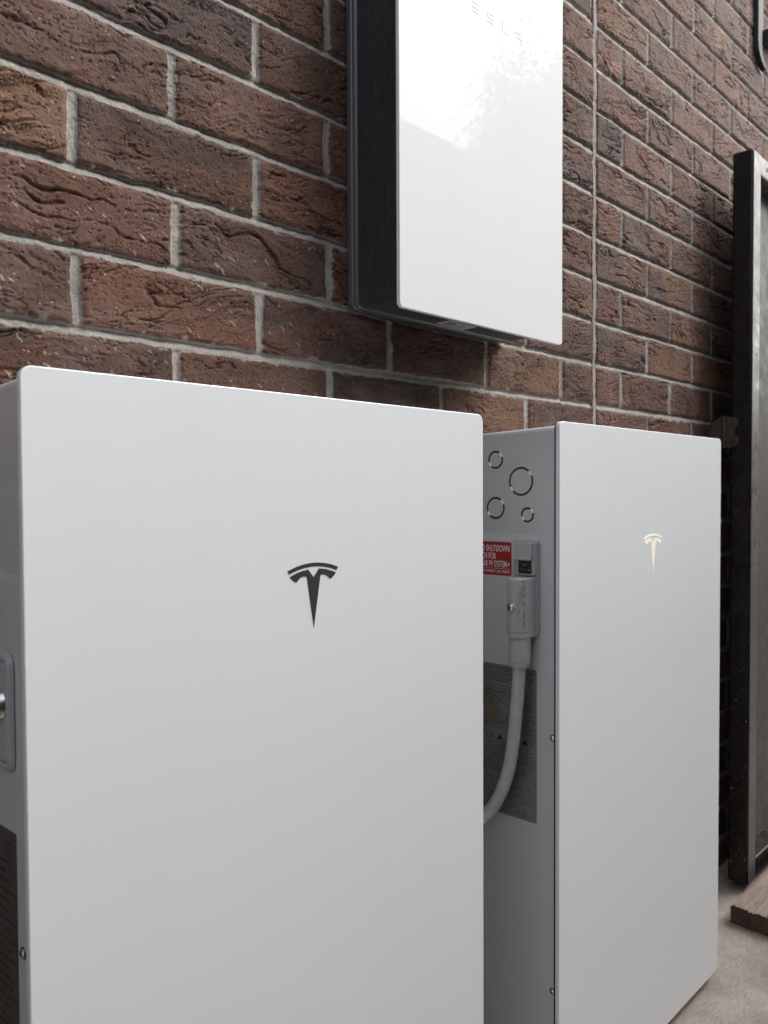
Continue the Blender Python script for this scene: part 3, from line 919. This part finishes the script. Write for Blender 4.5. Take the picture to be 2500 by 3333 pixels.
# ------------------------------------------------------------------ open steel gate against the wall
def gate():
    root = thing('metal_gate', (1.68, -.083, 0), 'weathered black steel gate standing open beside the brick wall, with rusty hinge', 'gate')
    xa, xb, ya, yb = 1.655, 1.706, -.108, -.058
    MB().box((xa, ya, .020), (xb, yb, 1.858), .0045, 3).build('stile', 'gate', root)
    # horizontal rails, butted to the stile
    for nm, z0, z1 in (('rail', 1.806, 1.8555), ('rail', .022, .072)):
        m = MB(); m.box((xb+.0005, ya+.001, z0), (2.62, yb-.001, z1), .004, 2)
        if z0 > 1.5:
            pass
        m.build(nm, 'gate_rail' if z0 > 1.5 else 'gate', root)
    MB().prism(circle(1.755, 1.832, .0055), 1, ya+.0004, ya+.004).build('rail_hole', 'gap', root)
    MB().box((2.6205, ya, .020), (2.67, yb, 1.858), .0045, 3).build('stile', 'gate', root)
    # lighter front of the hinge stile: worn streaks, sky reflection put into the colour
    MB().box((xa+.0035, ya-.0012, .024), (xb-.002, ya+.002, 1.853), .0006).build('stile_sky_sheen', 'gate_rail', root)
    MB().prism(circle(1.683, 1.355, .0035), 1, ya-.0016, ya+.001).build('bolt_hole', 'gap', root)
    # infill sheet
    MB().box((xb+.001, -.0660, .0735), (2.62, -.0630, 1.8045)).build('infill_sheet', 'gate_sheet', root)
    # strap hinge on the stile edge, bent back to the wall
    h = MB()
    leaf = [(-.0500, 1.2040), (-.0690, 1.1990), (-.0765, 1.1945), (-.0790, 1.1870), (-.0765, 1.1790), (-.0685, 1.1710), (-.0672, 1.1600), (-.0715, 1.1545), (-.0785, 1.1480), (-.0795, 1.1400), (-.0755, 1.1310), (-.0660, 1.1260), (-.0500, 1.1235)]
    h.prism(leaf, 0, xa-.0035, xa-.0002, .0006, 1)
    hinge = h.build('hinge', 'rust', root, angle=30)
    k = MB(); k.tube([(xa-.006, -.0445, 1.1240), (xa-.006, -.0445, 1.2050)], .0062, 16); k.build('hinge_knuckle', 'rust', hinge)
    p = MB(); p.prism([(-.0400, 1.2055), (-.0400, 1.1300), (-.012, 1.150), (-.0005, 1.160), (-.0005, 1.1830), (-.012, 1.190)], 0, xa-.004, xa-.0006, .0005, 1)
    p.build('wall_leaf', 'rust', hinge, angle=30)
    for z in (1.1875, 1.1425): screw(hinge, 'hinge_bolt', (xa-.0036, -.0668, z), .0055, None, 'rust', .0030)
gate()

# ------------------------------------------------------------------ black bracket high on the wall
def bracket():
    root = thing('wall_bracket', (1.93, -.03, 2.2), 'black steel wall bracket with curved foot, above the open gate', 'bracket')
    yb, yf = -.001, -.0135
    DX, DZ = .070, .042
    m = MB()
    # outer flange with a foot that curves away
    outer = [(1.885, 2.75), (1.885, 2.235), (1.889, 2.215), (1.900, 2.198), (1.918, 2.184), (1.940, 2.176), (1.952, 2.178), (1.938, 2.190), (1.924, 2.206), (1.916, 2.228), (1.914, 2.75)]
    m.prism([(a+DX, q+DZ) for a, q in outer], 1, yf, yb, .002, 2)
    m.build('flange', 'bracket', root, angle=30)
    MB().box((1.9845, yf+.005, 2.274), (2.009, yb, 2.75), .002).build('web', 'bracket', root)
    MB().box((1.9865, yf+.0035, 2.33), (1.9900, yf+.005, 2.74), .0008).build('web_rib', 'satin_grey', root)
    a = MB()
    a.prism([(p_[0]+.048, p_[1]+DZ) for p_ in [(1.9605, 2.286), (1.9605, 2.243), (1.985, 2.252), (2.02, 2.262), (2.06, 2.266), (2.30, 2.266), (2.30, 2.300), (2.0, 2.300)]], 1, yf-.01, yb-.004, .002, 2)
    a.build('arm', 'bracket', root, angle=30)
    MB().prism(circle(2.012, 2.262, .004), 1, -.004, .002).build('rusty_screw', 'rust', root)
bracket()

# ------------------------------------------------------------------ timber offcut on the paving
def plank():
    n_x, n_y = 120, 60
    x0, x1, y0, y1, zt = 1.492, 2.35, -.275, -.1285, .0455
    root = thing('timber_plank', (1.9, -.2, 0), 'weathered grey brown timber plank lying on the concrete by the gate', 'plank')
    xs = np.linspace(x0, x1, n_x+1); ys = np.linspace(y0, y1, n_y+1)
    X, Y = np.meshgrid(xs, ys, indexing='ij')
    g = fbm(X*4, Y*130, 91, 4, .6)
    cr = sstep(.88, .97, 1-np.abs(2*fbm(X*5+4, Y*75, 92, 3)-1))
    Z = zt+(g-.5)*.0024-cr*.0030-.004*sstep(.006, 0, y1-Y)-.002*sstep(.004, 0, X-x0)
    Xo = X+(vnoise(Y*90, Y*0+3, 93)-.5)*.004*(X < x0+.002)
    Yo = Y+(vnoise(X*60, X*0+5, 94)-.5)*.006*(Y > y1-.002)
    m = MB()
    V = [[m.bm.verts.new((float(Xo[i, j]), float(Yo[i, j]), float(Z[i, j]))) for j in range(n_y+1)] for i in range(n_x+1)]
    for i in range(n_x):
        for j in range(n_y): m.bm.faces.new([V[i][j], V[i+1][j], V[i+1][j+1], V[i][j+1]])
    # long sides
    for j in (0, n_y):
        B = [m.bm.verts.new((float(Xo[i, j]), float(Yo[i, j]), .0008)) for i in range(n_x+1)]
        for i in range(n_x): m.bm.faces.new([V[i][j], V[i+1][j], B[i+1], B[i]])
    m.build('plank_body', 'wood', root, angle=50)
    e = MB()
    rows = []
    for k in range(9):
        t = k/8
        rows.append([e.bm.verts.new((float(Xo[0, j])+.0015*math.sin(j*1.7+k*2.1)*.5-.0005*(k in (0, 8)), float(Yo[0, j]), float(Z[0, j])*(1-t)+.0008*t+.0)) for j in range(n_y+1)])
    for A, B in zip(rows, rows[1:]):
        for j in range(n_y): e.bm.faces.new([A[j], A[j+1], B[j+1], B[j]])
    e.build('sawn_end', 'wood_end', root, angle=50)
plank()

# ------------------------------------------------------------------ what the glass mirrors: house and tree across the alley
def neighbour():
    root = thing('neighbour_house', (2, -2.6, 0), 'pale rendered house with white gutter across the alley, mirrored in the glossy control box', 'house')
    MB().box((-10, -8.5, 0), (6.5, -2.35, 2.62)).build('wall', 'house_wall', root, smooth=False)
    MB().box((-10.2, -2.349, 2.605), (6.7, -2.02, 2.625)).build('eave_soffit', 'gutter', root, smooth=False)
    g = MB()
    prof = [(-2.018, 2.62), (-1.905, 2.62), (-1.90, 2.65), (-1.90, 2.735), (-1.915, 2.74), (-1.915, 2.66), (-2.005, 2.65), (-2.018, 2.76)]
    g.prism(prof, 0, -10.2, 6.72); g.build('gutter', 'gutter', root, smooth=False)
    r = MB()
    r.prism([(-1.96, 2.735), (-5.4, 4.05), (-8.9, 2.735), (-8.9, 2.64), (-5.4, 3.95), (-2.0, 2.64)], 0, -10.3, 6.8); r.build('roof', 'roof', root, smooth=False)
neighbour()

def added_fence():  # unseen fence, added to cut the light reaching the lower boxes
    root = thing('light_blocking_fence', (2, -1.42, 0), 'unseen grey timber paling fence added behind the viewer to shade the lower boxes', 'fence')
    m = MB(); x = -6.0; rng = random.Random(6)
    while x < 8.5:
        w_ = rng.uniform(.096, .102); z = 1.66+rng.uniform(-.012, .012); y = -1.40+rng.uniform(-.003, .003)
        m.box((x, y-.015, .03), (x+w_, y, z)); x += w_+rng.uniform(.002, .008)
    m.build('palings', 'fence_wood', root, smooth=False)
    for z in (.35, 1.25): MB().box((-6, -1.475, z), (8.5, -1.421, z+.075)).build('rail', 'fence_wood', root, smooth=False)
    for i in range(7): MB().box((-5.5+i*2.2, -1.57, 0), (-5.4+i*2.2, -1.477, 1.5)).build('post', 'fence_wood', root, smooth=False)
added_fence()

def tree():
    root = thing('leafy_tree', (11.6, -6.6, 0), 'leafy green tree beyond the roof, mirrored in the glossy control box', 'tree')
    t = MB()
    t.tube([(11.6, -6.6, -.05), (11.65, -6.55, 1.5), (11.5, -6.6, 3.2), (11.6, -6.6, 5.6)], [.24, .2, .15, .06], 12)
    rng = random.Random(11)
    for i in range(9):
        a = rng.uniform(0, 6.28); z = rng.uniform(2.6, 4.6)
        t.tube([(11.55, -6.6, z), (11.55+math.cos(a)*.9, -6.6+math.sin(a)*.9, z+.8), (11.55+math.cos(a)*1.7, -6.6+math.sin(a)*1.7, z+1.3)], [.08, .05, .02], 8)
    t.build('trunk', 'bark', root)
    # crown: drooping leaf sprays in clumps
    rs = np.random.RandomState(8)
    verts = []; faces = []
    clumps = []
    for i in range(210):
        v = rs.normal(size=3); v /= np.linalg.norm(v); q = rs.uniform(.35, 1.0)
        clumps.append((np.array((11.6, -6.6, 6.2))+v*np.array((2.5, 1.4, 2.1))*q, rs.uniform(.28, .55)))
    for c, s in clumps:
        for k in range(340):
            p = c+rs.normal(size=3)*s*np.array((.5, .5, .62))
            L = rs.uniform(.05, .11); wd = L*.28
            d = rs.normal(size=3)*np.array((.6, .6, .4))+np.array((0, 0, -.8)); d /= np.linalg.norm(d)
            sd = np.cross(d, rs.normal(size=3)); sd /= np.linalg.norm(sd)
            b = len(verts)
            verts += [p, p+d*L*.5+sd*wd, p+d*L, p+d*L*.5-sd*wd]
            faces.append((b, b+1, b+2, b+3))
    me = bpy.data.meshes.new('crown')
    off = np.array(root.location)
    me.from_pydata([tuple(v-off) for v in verts], [], faces)
    me.materials.append(M['leaf'])
    o = bpy.data.objects.new('crown', me); COL.objects.link(o); o.parent = root
tree()
